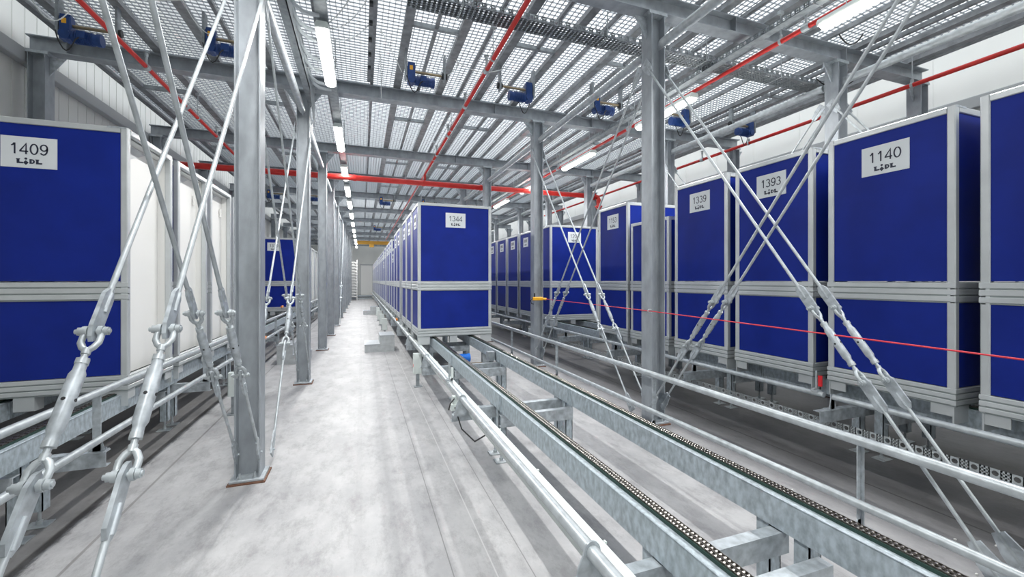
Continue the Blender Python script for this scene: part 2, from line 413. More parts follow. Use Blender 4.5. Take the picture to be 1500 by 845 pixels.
# grating deck of the floor above
GX0,GX1=-3.62,7.68; ZG=4.86
mb=MB(); x=GX0; i=0
while x<GX1:
    mb.box(x-.0030,x+.0030,Y0+.1,Y1-.1,ZG+.002,ZG+.018); x+=.0666
g=struct('ceiling',mb,M['gbar'])
mb=MB(); y=Y0+.2
while y<Y1-.2:
    st=.072 if -1<y<18 else .144
    w=.0034 if st<.1 else .0068
    mb.box(GX0,GX1,y-w,y+w,ZG+.004,ZG+.019); y+=st
g=struct('ceiling',mb,M['gcross'])

# ------------------------------------------------------------------ steel frame
YS=[.9,3.93,7.28,10.62,13.35,16.1,19.4,22.7,26.0,29.3,32.6,35.9]
def column_mesh(h):
    mb=MB(); a=.09
    mb.box(-a,-a+.011,-.09,.09,.03,h); mb.box(a-.011,a,-.09,.09,.03,h); mb.box(-a+.011,a-.011,-.005,.005,.03,h)
    return mb.mesh('shaft',M['col'])
cm=column_mesh(4.58)
bp=MB(); bp.bev(-.12,.12,-.12,.12,.012,.034,.004); BP=bp.mesh('base_plate',M['galv'])
gr=MB(); gr.box(-.132,.132,-.135,.135,0,.012); GR=gr.mesh('grout_bed',M['rust'])
bo=MB(); bo.cyl((0,0,.034),(0,0,.05),.016,6); bo.cyl((0,0,.05),(0,0,.075),.008,8)
BO=bo.mesh('anchor_bolts',M['tube'])
cp=MB(); cp.box(-.12,.12,-.095,.095,4.55,4.585)
for z in (4.05,4.2,4.35):
    for sx in (-1,1): cp.cyl((sx*.05,-.104,z),(sx*.05,.104,z),.011,6) if False else None
cp.prism([(-.09,4.3),(-.09,4.55),(-.26,4.55)],1,-.006,.006); cp.prism([(.09,4.3),(.09,4.55),(.26,4.55)],1,-.006,.006)
CP=cp.mesh('cap_bracket',M['galv'])
rows=[(-.855,'left aisle'),(3.10,'right aisle'),(6.13,'behind the right containers'),(-3.97,'against the left wall'),(7.94,'against the right wall')]
for x,where in rows:
    for k,y in enumerate(YS):
        if x>0 and y>30 : continue
        lab={(-.855,1):'tall galvanised steel column in the left foreground beside the aisle',
             (3.10,1):'tall galvanised steel column in front of the low blue container',
             (3.10,2):'galvanised column carrying the yellow rope switch'}.get((x,k),'galvanised steel column, %s counting from the camera, in the row %s'%(ORD[k],where))
        e=empty('steel_column',(x,y,0),lab,'column','galvanised steel columns')
        link('shaft',cm,e); link('base_plate',BP,e); link('grout_bed',GR,e)['label']='brown grout bed'; [link('anchor_bolt',BO,e,(sx*.052,sy*.088,0)) for sx in (-1,1) for sy in (-1,1)]; link('cap_bracket',CP,e)
# cross beams
bm_=MB(); L0,L1=-4.08,8.05
bm_.box(L0,L1,-.085,.085,0,.013); bm_.box(L0,L1,-.085,.085,.187,.2); bm_.box(L0,L1,-.005,.005,.013,.187)
x=L0+.4
while x<L1:
    bm_.box(x,x+.008,-.08,.08,.013,.187); x+=1.98
BMESH=bm_.mesh('ceiling_beam',M['col'])
for k,y in enumerate(YS+[38.6]):
    o=link('ceiling_beam',BMESH,None,(0,y,4.586)); tag(o,'%s steel beam from the camera crossing the ceiling under the grating'%ORD[k],'beam','cross beams under the grating')
# joists along the hall
jm=MB(); jm.box(-.055,.055,Y0+.2,Y1-.2,0,.007); jm.box(-.055,-.049,Y0+.2,Y1-.2,.007,.066); jm.box(.049,.055,Y0+.2,Y1-.2,.007,.066)
JM=jm.mesh('ceiling_joist',M['joist'])
jl=MB(); jl.box(-.022,.022,Y0+.2,Y1-.2,.02,.066); JL=jl.mesh('ceiling_joist',M['joist'])
JX=[-3.45,-2.68,-2.0,-1.28,-.5,.55,1.24,1.92,2.60,3.35,4.05,4.75,5.45,6.45,7.0,7.6]
for k,x in enumerate(JX):
    o=link('ceiling_joist',JM,None,(x,0,4.79)); tag(o,'%s broad dark joist from the left running lengthways under the grating'%ORD[k],'joist','lengthways joists under the grating')
for k,x in enumerate([-3.05,-1.65,.15,.9,1.58,2.3,2.95,3.7,4.4,5.1,5.85,6.7,7.3]):
    o=link('ceiling_joist',JL,None,(x,0,4.79)); tag(o,'%s narrow joist from the left running lengthways under the grating'%ORD[k],'joist','narrow joists under the grating')
for x,lab in ((-3.66,'deep edge channel along the left rim of the grating'),(7.72,'deep edge channel along the right rim of the grating')):
    mb=MB(); mb.box(x-.006,x+.006,Y0+.1,Y1-.1,4.79,4.99); mb.box(x-.04,x+.04,Y0+.1,Y1-.1,4.786,4.794); o=obj('edge_channel',mb,M['joist']); tag(o,lab,'beam')
# short cross pieces between joists beside the motors
for k,(xa,xb) in enumerate([(-3.45,-2.68),(-2.0,-1.28),(.55,1.24),(1.92,2.60),(3.35,4.05),(4.75,5.45),(6.45,7.0)]):
    for j,y in enumerate((5.35,8.6,11.9,14.9,17.7)):
        mb=MB(); mb.bev(xa+.03,xb-.03,y,y+.05,4.79,4.85,.004); 
        o=obj('joist_spacer',mb,M['galvd']); tag(o,'short spacer in the %s joist pair from the left, %s from the camera'%(ORD[k],ORD[j]),'brace','spacers between the joists')
# round longitudinal struts between columns
for x,z,w in ((-.855,4.2,'above the left aisle columns'),(3.10,4.2,'above the right aisle columns'),(6.13,4.3,'above the columns behind the right containers')):
    for k in range(6):
        a,b=YS[k],YS[k+1]
        mb=MB(); mb.cyl((x,a+.16,z),(x,b-.16,z),.048,16)
        e=empty('tube_strut',(0,0,0),'%s round steel tube strut from the camera %s'%(ORD[k],w),'strut','round tube struts between column heads')
        obj('tube',mb,M['tube'],e); [obj('end_plate',MB().box(x-.008,x+.008,q,q+.13,z-.05,z+.05),M['galv'],e) for q in (a+.09,b-.22)]
# deep side channel above left columns
mb=MB(); mb.box(-.70,-.69,1.0,7.2,4.32,4.58); mb.box(-.78,-.69,1.0,7.2,4.32,4.33); mb.box(-.78,-.69,1.0,7.2,4.57,4.58)
mb.prism([(6.6,4.32),(7.2,4.0),(7.2,4.32)],0,-.70,-.69)
o=obj('side_channel',mb,M['galvd']); tag(o,'deep grey steel channel over the left foreground columns','beam')

# ------------------------------------------------------------------ brace rods
def brace(p0,p1,label,flip):
    """p0 low end, p1 high end, both in a plane of constant x"""
    p0=Vector(p0);p1=Vector(p1); d=(p1-p0).normalized(); X=Vector((1,0,0)); n=d.cross(X).normalized()
    e=empty('brace_rod',p0,label,'brace','cross brace rods with turnbuckles')
    o=p0
    def at(z): return (p0+d*((z-p0.z)/d.z))-o
    lo=at(.955); hi=at(1.405); z0=Vector((0,0,0)); top=p1-o
    Ln=(hi-lo).length
    key=round(p1.y-p0.y,3),round(p1.z-p0.z,3),round(p0.z,3)
    if key in _br: ms=_br[key]
    else:
        ms=[]
        def plate(pin,sg):      # flat plate lying in the brace plane, from pin away from the turnbuckle
            mb=MB(); w=.034
            pts=[(-.03,-w*.55),(-.045,0),(-.03,w*.55),(.01,w),(.16,w),(.19,w*.45),(.19,-w*.45),(.16,-w),(.01,-w)]
            vs=[]
            for x in (-.007,.007):
                vs+=[pin+X*x+d*(sg*t)+n*s_ for t,s_ in pts]
            k=len(pts); mb.add(vs,[(i,(i+1)%k,k+(i+1)%k,k+i) for i in range(k)]+[tuple(range(k)),tuple(range(k,2*k))])
            for x in (-1,1): mb.cyl(pin+d*sg*.085+X*.009*x,pin+d*sg*.175+X*.009*x,.007,8)
            return mb.mesh('end_plate',M['galv'])
        def fork(pin,sg):
            mb=MB()
            for x in (-1,1):
                mb.cyl(pin+X*x*.015,pin+X*x*.029,.021,14)
                mb.path([pin+X*x*.022,pin+X*x*.027+d*sg*.025,pin+X*x*.027+d*sg*.048,pin+X*x*.016+d*sg*.070,pin+d*sg*.084],.0115,8)
            mb.cyl(pin+d*sg*.074,pin+d*sg*.098,.014,12); mb.cyl(pin+d*sg*.09,pin+d*sg*(.17),.0105,12)
            return mb.mesh('fork',M['tube'])
        def bolt(pin):
            mb=MB(); mb.cyl(pin-X*.058,pin+X*.05,.009,10); mb.cyl(pin+X*.030,pin+X*.045,.017,6); mb.cyl(pin-X*.048,pin-X*.030,.017,6)
            mb.cyl(pin-X*.034,pin-X*.029,.020,14)
            return mb.mesh('pin_bolt',M['tube'])
        a=lo+d*.135; b=hi-d*.135
        body=MB(); body.lathe(a,b,[(0,.018),(.09,.018),(.15,.0245),(.85,.0245),(.91,.018),(1,.018)],14)
        nuts=MB(); nuts.cyl(a-d*.018,a+d*.004,.022,6)
        nuts2=MB(); nuts2.cyl(b-d*.004,b+d*.018,.022,6)
        hole=MB(); c=(a+b)/2; hole.cyl(c-n*.0255,c+n*.0255,.0065,10); hole.cyl(c-X*.0255,c+X*.0255,.0065,10)
        r1=MB(); r1.cyl(z0,lo-d*.10,.0105,12); r2=MB(); r2.cyl(hi+d*.10,top,.0115,12)
        GS=[]
        for q,sg in ((z0,-1),(top,1)):
            gs=MB()
            vs=[]; pts=[(-.16,-.03),(-.16,.03),(-.06,.055),(.05,.055),(.05,-.055),(-.06,-.055)]
            for x in (-.006,.006): vs+=[q+X*x+d*(sg*t)+n*s_ for t,s_ in pts]
            gs.add(vs,[(i,(i+1)%6,6+(i+1)%6,6+i) for i in range(6)]+[tuple(range(6)),tuple(range(6,12))])
            gs.cyl(q-X*.02,q+X*.02,.010,6); GS.append(('gusset_plate',gs.mesh('gusset',M['galv'])))
        ms=[('lower_rod',r1.mesh('rod',M['tube'])),('upper_rod',r2.mesh('rod',M['tube'])),('end_plate',plate(lo,-1)),('end_plate',plate(hi,1)),
            ('fork',fork(lo,1)),('fork',fork(hi,-1)),('pin_bolt',bolt(lo)),('pin_bolt',bolt(hi)),('turnbuckle',body.mesh('turnbuckle',M['galv'])),
            ('lock_nut',nuts.mesh('nut',M['tube'])),('lock_nut',nuts2.mesh('nut',M['tube'])),('inspection_hole',hole.mesh('hole',M['black'])),]+GS
        _br[key]=ms
    for nm,me in ms: link(nm,me,e)
    return e
_br={}
def bay(x,ya,yb,where):
    for dx,s in ((-.115,'left'),(.115,'right')):
        brace((x+dx,ya+.25,.12),(x+dx,yb-.02,4.0),'%s rod of the pair rising away from the camera %s'%(s,where),0)
    for dx,s in ((-.08,'left'),(.08,'right')):
        brace((x+dx,yb-.06,.22),(x+dx,ya+.15,4.0),'%s rod of the pair falling away from the camera %s'%(s,where),1)
bay(-.855,YS[0],YS[1],'in the left foreground')
bay(-.855,YS[1],YS[2],'behind the foreground left column')
bay(-.855,YS[5],YS[6],'far down the left column row')
bay(3.10,YS[0],YS[1],'in the right foreground')
bay(3.10,YS[1],YS[2],'between the two right aisle columns')
bay(6.13,YS[0],YS[1],'behind the container numbered 1140')
bay(6.13,YS[1],YS[2],'behind the container numbered 1339')

# ------------------------------------------------------------------ conveyors
def chain_mesh(y0,y1,detail):
    mb=MB(); p=.019
    if not detail:
        mb.box(-.018,.018,y0,y1,.0,.014); y=y0
        while y<y1-.05:
            mb.box(-.02,-.004,y,y+.03,.012,.02); mb.box(.004,.02,y,y+.03,.012,.02); y+=.05
        return mb.mesh('chain',[M['chain'],M['roller']])
    y=y0; k=0
    while y<y1-p:
        for c in (-.0115,.0115):
            mb.m=1; mb.cyl((c-.0055,y,.010),(c+.0055,y,.010),.0068,8)
            mb.m=0; w=.0075 if k%2 else .0092
            for s in (-1,1):
                x=c+s*w; mb.box(x-.0011,x+.0011,y-.005,y+p+.005,.003,.0175)
        y+=p; k+=1
    return mb.mesh('chain',[M['chain'],M['roller']])
_seg={}
def conveyor(xw,gauge,sgn,ya,yb,frames,out,label,group,detail=False,ndetail=None):
    """xw: face of the beam nearest the aisle; sgn: which way the second beam lies; out: reach of the cross members past xw"""
    e=empty('chain_conveyor',(xw,ya,0),label,'conveyor',group); Ln=yb-ya
    for k in (0,1):
        xo=sgn*gauge*k
        mb=MB(); y0,y1=.004,Ln-.004
        def bx(a,b,z0,z1): 
            a,b=sorted((a,b)); mb.box(a,b,y0,y1,z0,z1)
        bx(xo,xo+sgn*.006,.475,.612); bx(xo+sgn*.006,xo+sgn*.055,.475,.482)
        mb.bev(min(xo-.003*sgn,xo+sgn*.06),max(xo-.003*sgn,xo+sgn*.06),y0,y1,.611,.620,.004)
        for yy in (.02,Ln-.03): mb.box(min(xo-sgn*.004,xo),max(xo-sgn*.004,xo),yy,yy+.008,.475,.612)
        obj('side_beam',mb,M['galvb'],e)
        mb=MB(); a,b=sorted((xo+sgn*.030,xo+sgn*.036)); mb.box(a,b,y0,y1,.620,.634); a,b=sorted((xo+sgn*.078,xo+sgn*.084)); mb.box(a,b,y0,y1,.600,.626)
        a,b=sorted((xo+sgn*.036,xo+sgn*.078)); mb.box(a,b,y0,y1,.6195,.6225); mb.m=1
        obj('chain_guide',mb,[M['green']],e)
        key=(round(Ln,3),detail)
        if key not in _seg: _seg[key]=chain_mesh(.01,Ln-.01,detail)
        link('chain',_seg[key],e,(xo+sgn*.057,0,.6225))
    for fy in frames:
        y=fy-ya
        for dy in (0,.19):
            mb=MB(); a,b=sorted((-sgn*(out if dy==0 else -.01),sgn*(gauge+.05)))
            z0,z1=(.365,.465) if dy==0 else (.33,.43)
            yy=y-dy
            mb.box(a,b,yy-.003,yy+.003,z0,z1) if False else mb.box(a,b,yy-.03,yy-.024,z0,z1)
            mb.box(a,b,yy-.024,yy+.03,z1-.006,z1); mb.box(a,b,yy-.024,yy+.03,z0,z0+.006)
            obj('cross_member',mb,M['galv'],e)
        for xo in (sgn*.012,sgn*(gauge+.012)):
            for yy in (y+.035,y-.15):
                mb=MB(); a,b=sorted((xo,xo+sgn*.07)); mb.box(a,b,yy,yy+.006,.10,.474); a2,b2=sorted((xo,xo+sgn*.006))
                mb.box(a2,b2,yy,yy+.07,.10,.474); a2,b2=sorted((xo+sgn*.064,xo+sgn*.07)); mb.box(a2,b2,yy,yy+.07,.10,.474)
                l=obj('leg',mb,M['galvb'],e); xc=xo+sgn*.035
                mb=MB(); mb.cyl((xc,yy+.035,.006),(xc,yy+.035,.13),.010,8); mb.bev(xc-.06,xc+.06,yy-.02,yy+.08,.0,.008,.002); mb.cyl((xc,yy+.035,.008),(xc,yy+.035,.03),.018,6)
                obj('foot',mb,M['tube'],l)
    return e
GC='chain conveyor sections of the centre line'
CF=[1.40,3.49,5.57,7.65,9.74,11.83,13.9,16.0,18.1,20.2]
secs=[(-.65,3.42),(3.42,5.50),(5.50,9.68),(9.68,13.85),(13.85,18.0),(18.0,24.3),(24.3,31),(31,39)]
labs=['nearest section of the centre chain conveyor with empty chain tracks','short centre conveyor section just in front of container 1344','centre conveyor section carrying container 1344']
for k,(a,b) in enumerate(secs):
    fr=[y for y in CF if a<=y<b] 
    if k==0: fr=[-.5,1.40]
    if k==1: fr=[3.66]
    if k>=6: fr=[(a+b)/2]
    conveyor(1.12,.655,1,a,b,fr,.38,labs[k] if k<3 else '%s section of the centre chain conveyor counting from the camera'%ORD[k],GC,detail=k<2)
GR_='chain conveyor sections of the right line'
RF=[.45,2.55,4.18,5.9,7.68,9.3,11.2,13.3]
for k,(a,b) in enumerate([(-.4,3.6),(3.6,8.4),(8.4,12.2),(12.2,16.3)]):
    conveyor(4.35,.70,1,a,b,[y for y in RF if a<y<b],.62,['right chain conveyor section under container 1140','right chain conveyor section under container 1339','right chain conveyor section under container 1202','farthest right chain conveyor section'][k],GR_)
GL='chain conveyor sections of the left line'
LF=[1.5,3.56,5.6,7.65,9.7,11.8,13.9,16,18,20]
for k,(a,b) in enumerate([(.3,4.6),(4.6,8.7),(8.7,12.9),(12.9,17),(17,22.5)]):
    conveyor(-1.94,.75,-1,a,b,[y for y in LF if a<y<b],.34,'%s section of the left chain conveyor counting from the camera'%ORD[k],GL)

# ------------------------------------------------------------------ guard rails
def plate_post(e,x,y,zf,zt,side=1):
    mb=MB(); mb.box(x-.022,x+.022,y-.004,y+.004,zf,zt); mb.box(x-.045,x+.045,y-.03,y+.05,zf,zf+.006)
    mb.prism([(x-.045,zf),(x+.045,zf),(x+.022,zf+.09),(x-.022,zf+.09)],1,y-.004,y+.004)
    mb.cyl((x+.03,y+.03,zf),(x+.03,y+.03,zf+.02),.01,6)
    return obj('post',mb,M['galv'],e)
# centre-left: single tube on lobed brackets
e=empty('guard_rail',(0,0,0),'low guard tube along the left side of the centre conveyor','rail')
mb=MB(); mb.path([(.80,-.6,.60),(.80,6.0,.60),(.80,38,.60)],.026,16); obj('tube',mb,M['tube'],e)
for y in [-.45]+[1.36]+[f-.02 for f in CF[1:]]+[22.3,24.4,26.5,28.6]:
    mb=MB(); n=10
    prof=[(.725,.466),(.86,.466),(.835,.55)]+[(.80+.035*math.cos(t),.60+.04*math.sin(t)) for t in [math.pi*i/n for i in range(0,n+1)]]+[(.742,.55)]
    mb.prism(prof,1,y-.004,y+.004); mb.box(.72,.87,y-.004,y+.07,.462,.468)
    mb.cyl((.745,y+.04,.468),(.745,y+.04,.485),.013,6); mb.cyl((.85,y+.04,.468),(.85,y+.04,.485),.011,6)
    obj('bracket',mb,M['galv'],e)
# cable duct next to it
e=empty('cable_duct',(0,0,0),'pale flat cable duct lying beside the low guard tube','cable duct')
for k,(a,b) in enumerate([(-.6,1.2),(1.2,3.2),(3.2,5.3),(5.3,8),(8,12),(12,20)]):
    mb=MB(); mb.bev(.850,.945,a+.002,b-.002,.466,.52,.003)
    for y in (a+.3,b-.3,(a+b)/2): mb.box(.945,.953,y,y+.015,.512,.522)
    obj('duct_cover',mb,M['duct'],e)
# right two-tube rail standing on the floor
e=empty('guard_rail',(0,0,0),'two-tube guard rail on floor posts right of the centre conveyor','rail')
mb=MB(); mb.cyl((2.88,-.6,.615),(2.88,7.3,.615),.030,18); mb.cyl((2.88,7.3,.615),(2.88,20,.615),.033,12); obj('upper_tube',mb,M['tube'],e)
mb=MB(); mb.cyl((2.84,-.6,.245),(2.84,9.2,.245),.026,18); mb.cyl((2.84,9.2,.245),(2.84,20,.245),.03,12); obj('lower_tube',mb,M['tube'],e)
for y in (.1,1.72,3.66,6.0,8.1,10.4,12.7,15.0): 
    mb=MB(); x=2.88
    mb.box(x-.005,x+.03,y-.004,y+.004,.04,.60); mb.box(x+.024,x+.03,y-.02,y+.02,.05,.60)
    mb.prism([(x-.09,.006),(x+.06,.006),(x+.03,.13),(x-.005,.13)],1,y-.004,y+.004); mb.bev(x-.11,x+.08,y-.05,y+.07,0,.012,.003)
    mb.box(x+.02,x+.1,y-.05,y+.06,.0,.06)
    mb.cyl((x-.07,y+.03,.012),(x-.07,y+.03,.04),.011,6)
    obj('post',mb,M['galv'],e)
# right conveyor single tube
e=empty('guard_rail',(0,0,0),'guard tube along the front of the right conveyor','rail')
for a,b in ((-.3,2.52),(2.60,7.0),(7.0,14.5)):
    mb=MB(); mb.cyl((3.90,a,.575),(3.90,b,.575),.025,16); obj('tube',mb,M['tube'],e)
for y in RF: 
    plate_post(e,3.90,y-.02,.466,.60)
# left conveyor two-tube
e=empty('guard_rail',(0,0,0),'two-tube guard rail along the left conveyor','rail')
mb=MB(); mb.cyl((-1.64,.3,.86),(-1.64,11.5,.86),.0235,16); obj('upper_tube',mb,M['tube'],e)
mb=MB(); mb.cyl((-1.60,.3,.57),(-1.60,11.5,.57),.0235,16); obj('lower_tube',mb,M['tube'],e)
mb=MB(); mb.cyl((-1.64,12.6,.86),(-1.64,22,.86),.027,12); obj('upper_tube',mb,M['tube'],e)
mb=MB(); mb.cyl((-1.60,12.6,.57),(-1.60,22,.57),.027,12); obj('lower_tube',mb,M['tube'],e)
for y in LF:
    plate_post(e,-1.65,y-.02,.466,.87)
    mb=MB()

# ------------------------------------------------------------------ perforated trays
def perforated(mb,y0,y1,x,z0,z1,per=.10):
    """upright perforated strip at constant x"""
    h=z1-z0; y=y0; n=12
    while y<y1-per*.5:
        cy,cz=y+h/2,(z0+z1)/2; r=h*.30
        sq=[]; ci=[]
        for i in range(n):
            t=2*math.pi*(i+.5)/n; c,s=math.cos(t),math.sin(t); m=max(abs(c),abs(s))
            sq.append((x,cy+c/m*h/2,cz+s/m*h/2)); ci.append((x,cy+c*r,cz+s*r))
        mb.add(sq+ci,[(i,(i+1)%n,n+(i+1)%n,n+i) for i in range(n)])
        for a in (y+h/2*2,):
            w=per-h
            for zz in (0,.39,.78): mb.add([(x,a,z0+h*zz),(x,a+w,z0+h*zz),(x,a+w,z0+h*(zz+.22)),(x,a,z0+h*(zz+.22))],[(0,1,2,3)])
            for t in (0,.5,1):
                mb.add([(x,a+w*t-.005,z0),(x,a+w*t+.005,z0),(x,a+w*t+.005,z1),(x,a+w*t-.005,z1)],[(0,1,2,3)])
        y+=per
def solid(o,t=.0015):
    s=o.modifiers.new('sheet','SOLIDIFY'); s.thickness=t; s.offset=0
e=empty('cable_tray',(0,0,0),'perforated cable tray running low in front of the right conveyor legs','cable tray')
mb=MB(); perforated(mb,-.2,9.5,3.70,.305,.363,.10); solid(obj('side_wall',mb,M['alu'],e))
mb=MB(); perforated(mb,-.2,9.5,3.92,.305,.363,.10); solid(obj('side_wall',mb,M['alu'],e))
mb=MB(); mb.box(3.70,3.92,-.2,9.5,.301,.305); obj('tray_floor',mb,M['galvd'],e)
def tray_x(y0,y1,z,xa,xb,label):
    e=empty('cable_tray',(0,0,0),label,'cable tray')
    t=MB(); perforated(t,xa,xb,y0,z,z+.07,.10); t.v=[(b,a,c) for a,b,c in t.v]; solid(obj('side_wall',t,M['galv'],e))
    t=MB(); perforated(t,xa,xb,y1,z,z+.07,.10); t.v=[(b,a,c) for a,b,c in t.v]; solid(obj('side_wall',t,M['galv'],e))
    b=MB(); x=xa
    for k in range(7): yy=y0+(y1-y0)*k/6; b.box(xa,xb,yy-.0125,yy+.0125,z-.002,z)
    while x<xb: b.box(x,x+.03,y0,y1,z-.002,z); x+=.05
    obj('tray_floor',b,M['galvd'],e)
    for x in (1.0,2.75,4.25,5.6):
        mb=MB(); mb.path([(x,y0-.012,4.80),(x,y0-.012,z-.015),(x,y1+.012,z-.015),(x,y1+.012,4.80)],.008,6); obj('hanger',mb,M['tube'],e)
tray_x(4.33,4.56,4.50,.45,6.9,'perforated cable tray crossing below the ceiling behind the big columns')
def tray_y(x0,x1,z,ya,yb,label):
    e=empty('cable_tray',(0,0,0),label,'cable tray')
    for x in (x0,x1):
        t=MB(); perforated(t,ya,yb,x,z,z+.06,.10); solid(obj('side_wall',t,M['galv'],e))
    b=MB(); b.box(x0,x1,ya,yb,z-.003,z); obj('tray_floor',b,M['galvd'],e)
    y=ya+.5
    while y<yb:
        mb=MB(); mb.path([(x0-.012,y,4.80),(x0-.012,y,z-.012),(x1+.012,y,z-.012),(x1+.012,y,4.80)],.006,6); obj('hanger',mb,M['tube'],e); y+=1.5
tray_y(4.36,4.46,4.44,1.0,16,'perforated tray carrying the right row of tube lights')
tray_y(-.46,-.34,4.40,1.0,30,'slotted tray carrying the left row of tube lights')

# ------------------------------------------------------------------ tube lights
LIGHTS=[]
def luminaire(x,ya,yb,z,label,group):
    e=empty('tube_light',(x,ya,z),label,'light',group); L_=yb-ya
    mb=MB(); mb.prism([(-.06,.0),(.06,.0),(.075,.03),(.055,.07),(-.055,.07),(-.075,.03)],1,0,L_); obj('housing',mb,M['duct'],e)
    mb=MB(); n=8
    mb.prism([(-.068,.002)]+[(-.068*math.cos(math.pi*i/n),-.045*math.sin(math.pi*i/n)) for i in range(1,n)]+[(.068,.002)],1,.03,L_-.03)
    o=obj('diffuser',mb,M['lamp'],e); o['label']='glowing diffuser'
    for y in (.25,L_-.25): obj('hanger',MB().cyl((0,y,.07),(0,y,4.40-z if abs(x+.4)<.2 else 4.44-z),.006,6),M['tube'],e)
    ld=bpy.data.lights.new('lamp','AREA'); ld.shape='RECTANGLE'; ld.size=.06; ld.size_y=L_-.06; ld.energy=LOW_W; ld.color=(1,.99,.97)
    lo=bpy.data.objects.new('lamp',ld); COL.objects.link(lo); lo.parent=e; lo.location=(0,L_/2,-.05)
    return e
LOW_W=48
lefts=[(-4.3,-2.9),(-1.2,.2),(1.85,3.25),(4.88,6.28),(7.95,9.35),(10.7,12.0),(12.95,14.3),(15.3,16.6),(18,19.3),(20.8,22.1),(23.6,24.9),(26.4,27.7),(29.2,30.5),(32,33.3),(35,36.3)]
for k,(a,b) in enumerate(lefts):
    luminaire(-.40,a,b,4.29,'%s light in the row over the aisle, counted from the camera'%ORD[k] if k!=3 else 'nearest visible glaring tube light over the aisle','tube lights over the aisle')
rights=[(-4.2,-2.8),(-1.2,.2),(1.7,3.1),(4.9,6.25),(7.75,9.15),(10.6,12.0),(13.3,14.7),(16.2,17.6),(19,20.4),(22,23.4),(25,26.4)]
for k,(a,b) in enumerate(rights):
    luminaire(4.60,a,b,4.29,'%s tube light in the row over the right containers, counted from the camera'%ORD[k],'tube lights over the right containers')

# ------------------------------------------------------------------ red sprinkler pipes
def pipe(pts,r,label,clips=()):
    e=empty('sprinkler_pipe',(0,0,0),label,'pipe'); mb=MB(); mb.path(pts,r,14); obj('pipe_run',mb,M['red'],e)
    for (x,y,z) in clips:
        mb=MB(); mb.cyl((x,y-.015,z),(x,y+.015,z),r+.008,12); mb.cyl((x,y,z+r),(x,y,4.80),.006,6); mb.box(x-.03,x+.03,y-.02,y+.02,4.74,4.78)
        mb.cyl((x,y,z+r),(x,y,z+r+.05),.02,8)
        obj('pipe_hanger',mb,M['tube'],e)
    return e
def heads(e,x,z,ys_,r):
    for y in ys_:
        mb=MB(); mb.cyl((x,y,z),(x,y,z+.13),.014,8); mb.cyl((x,y,z+.13),(x,y,z+.18),.022,8); mb.cyl((x,y,z+.185),(x,y,z+.19),.035,12)
        mb.cyl((x,y-.04,z),(x,y+.04,z),r+.012,12)
        obj('sprinkler_head',mb,M['tube'],e)
e=pipe([(1.54,1,4.36),(1.54,10.98,4.36),(1.54,11,4.2)],.028,'red sprinkler pipe over the centre row of containers',[(1.54,y,4.36) for y in (2.5,5,7.6,9.6)]); heads(e,1.54,4.36,(3.4,5.3,6.5,7.9,9.2),.028)
e=pipe([(1.54,11,4.2),(1.54,11.05,4.36),(1.54,30,4.36)],.022,'thin red sprinkler pipe beyond the thick cross pipe',[(1.54,y,4.36) for y in (13,17,22,27)]); 
e=pipe([(-2.62,1,4.36),(-2.62,10.9,4.36),(-2.62,11,4.2)],.027,'red sprinkler pipe above the left containers',[(-2.62,y,4.36) for y in (2.5,4.5,8.5)]); heads(e,-2.62,4.36,(3.6,5.1,6.7,8.0,9.5),.027)
e=pipe([(4.66,.5,4.42),(4.66,20,4.42)],.028,'red sprinkler pipe running beside the right row of tube lights',[(4.66,y,4.42) for y in (1.4,3.6,6.5,9.5)]); heads(e,4.66,4.42,(3.3,6.6,9.6),.028)
e=pipe([(7.16,.5,4.30),(7.16,16,4.30)],.030,'red sprinkler pipe along the right edge of the ceiling',[(7.16,y,4.30) for y in (1.8,3.6,6.2,9)]); heads(e,7.16,4.3,(2.5,4.6,7.4),.03)
e=pipe([(-3.93,11,2.0),(-3.93,11,4.02),(-3.90,11,4.10),(-3.8,11,4.12),(6.58,11,4.12),(6.66,11,4.10),(6.70,11,4.02),(6.70,11,3.75)],.068,'thick red pipe crossing the hall above the containers',[(-2.2,11,4.12),(1.05,11,4.12),(3.4,11,4.12),(5.7,11,4.12)])
for p,q in (((6.45,11,4.12),(6.49,11,4.12)),((6.51,11,4.12),(6.55,11,4.12)),((6.7,11,3.80),(6.7,11,3.84))): obj('flange',MB().cyl(p,q,.11,16),M['red'],e)
for x in (1.46,-.2,3.0): obj('coupling',MB().cyl((x,11,4.12),(x+.07,11,4.12),.078,14),M['red'],e)

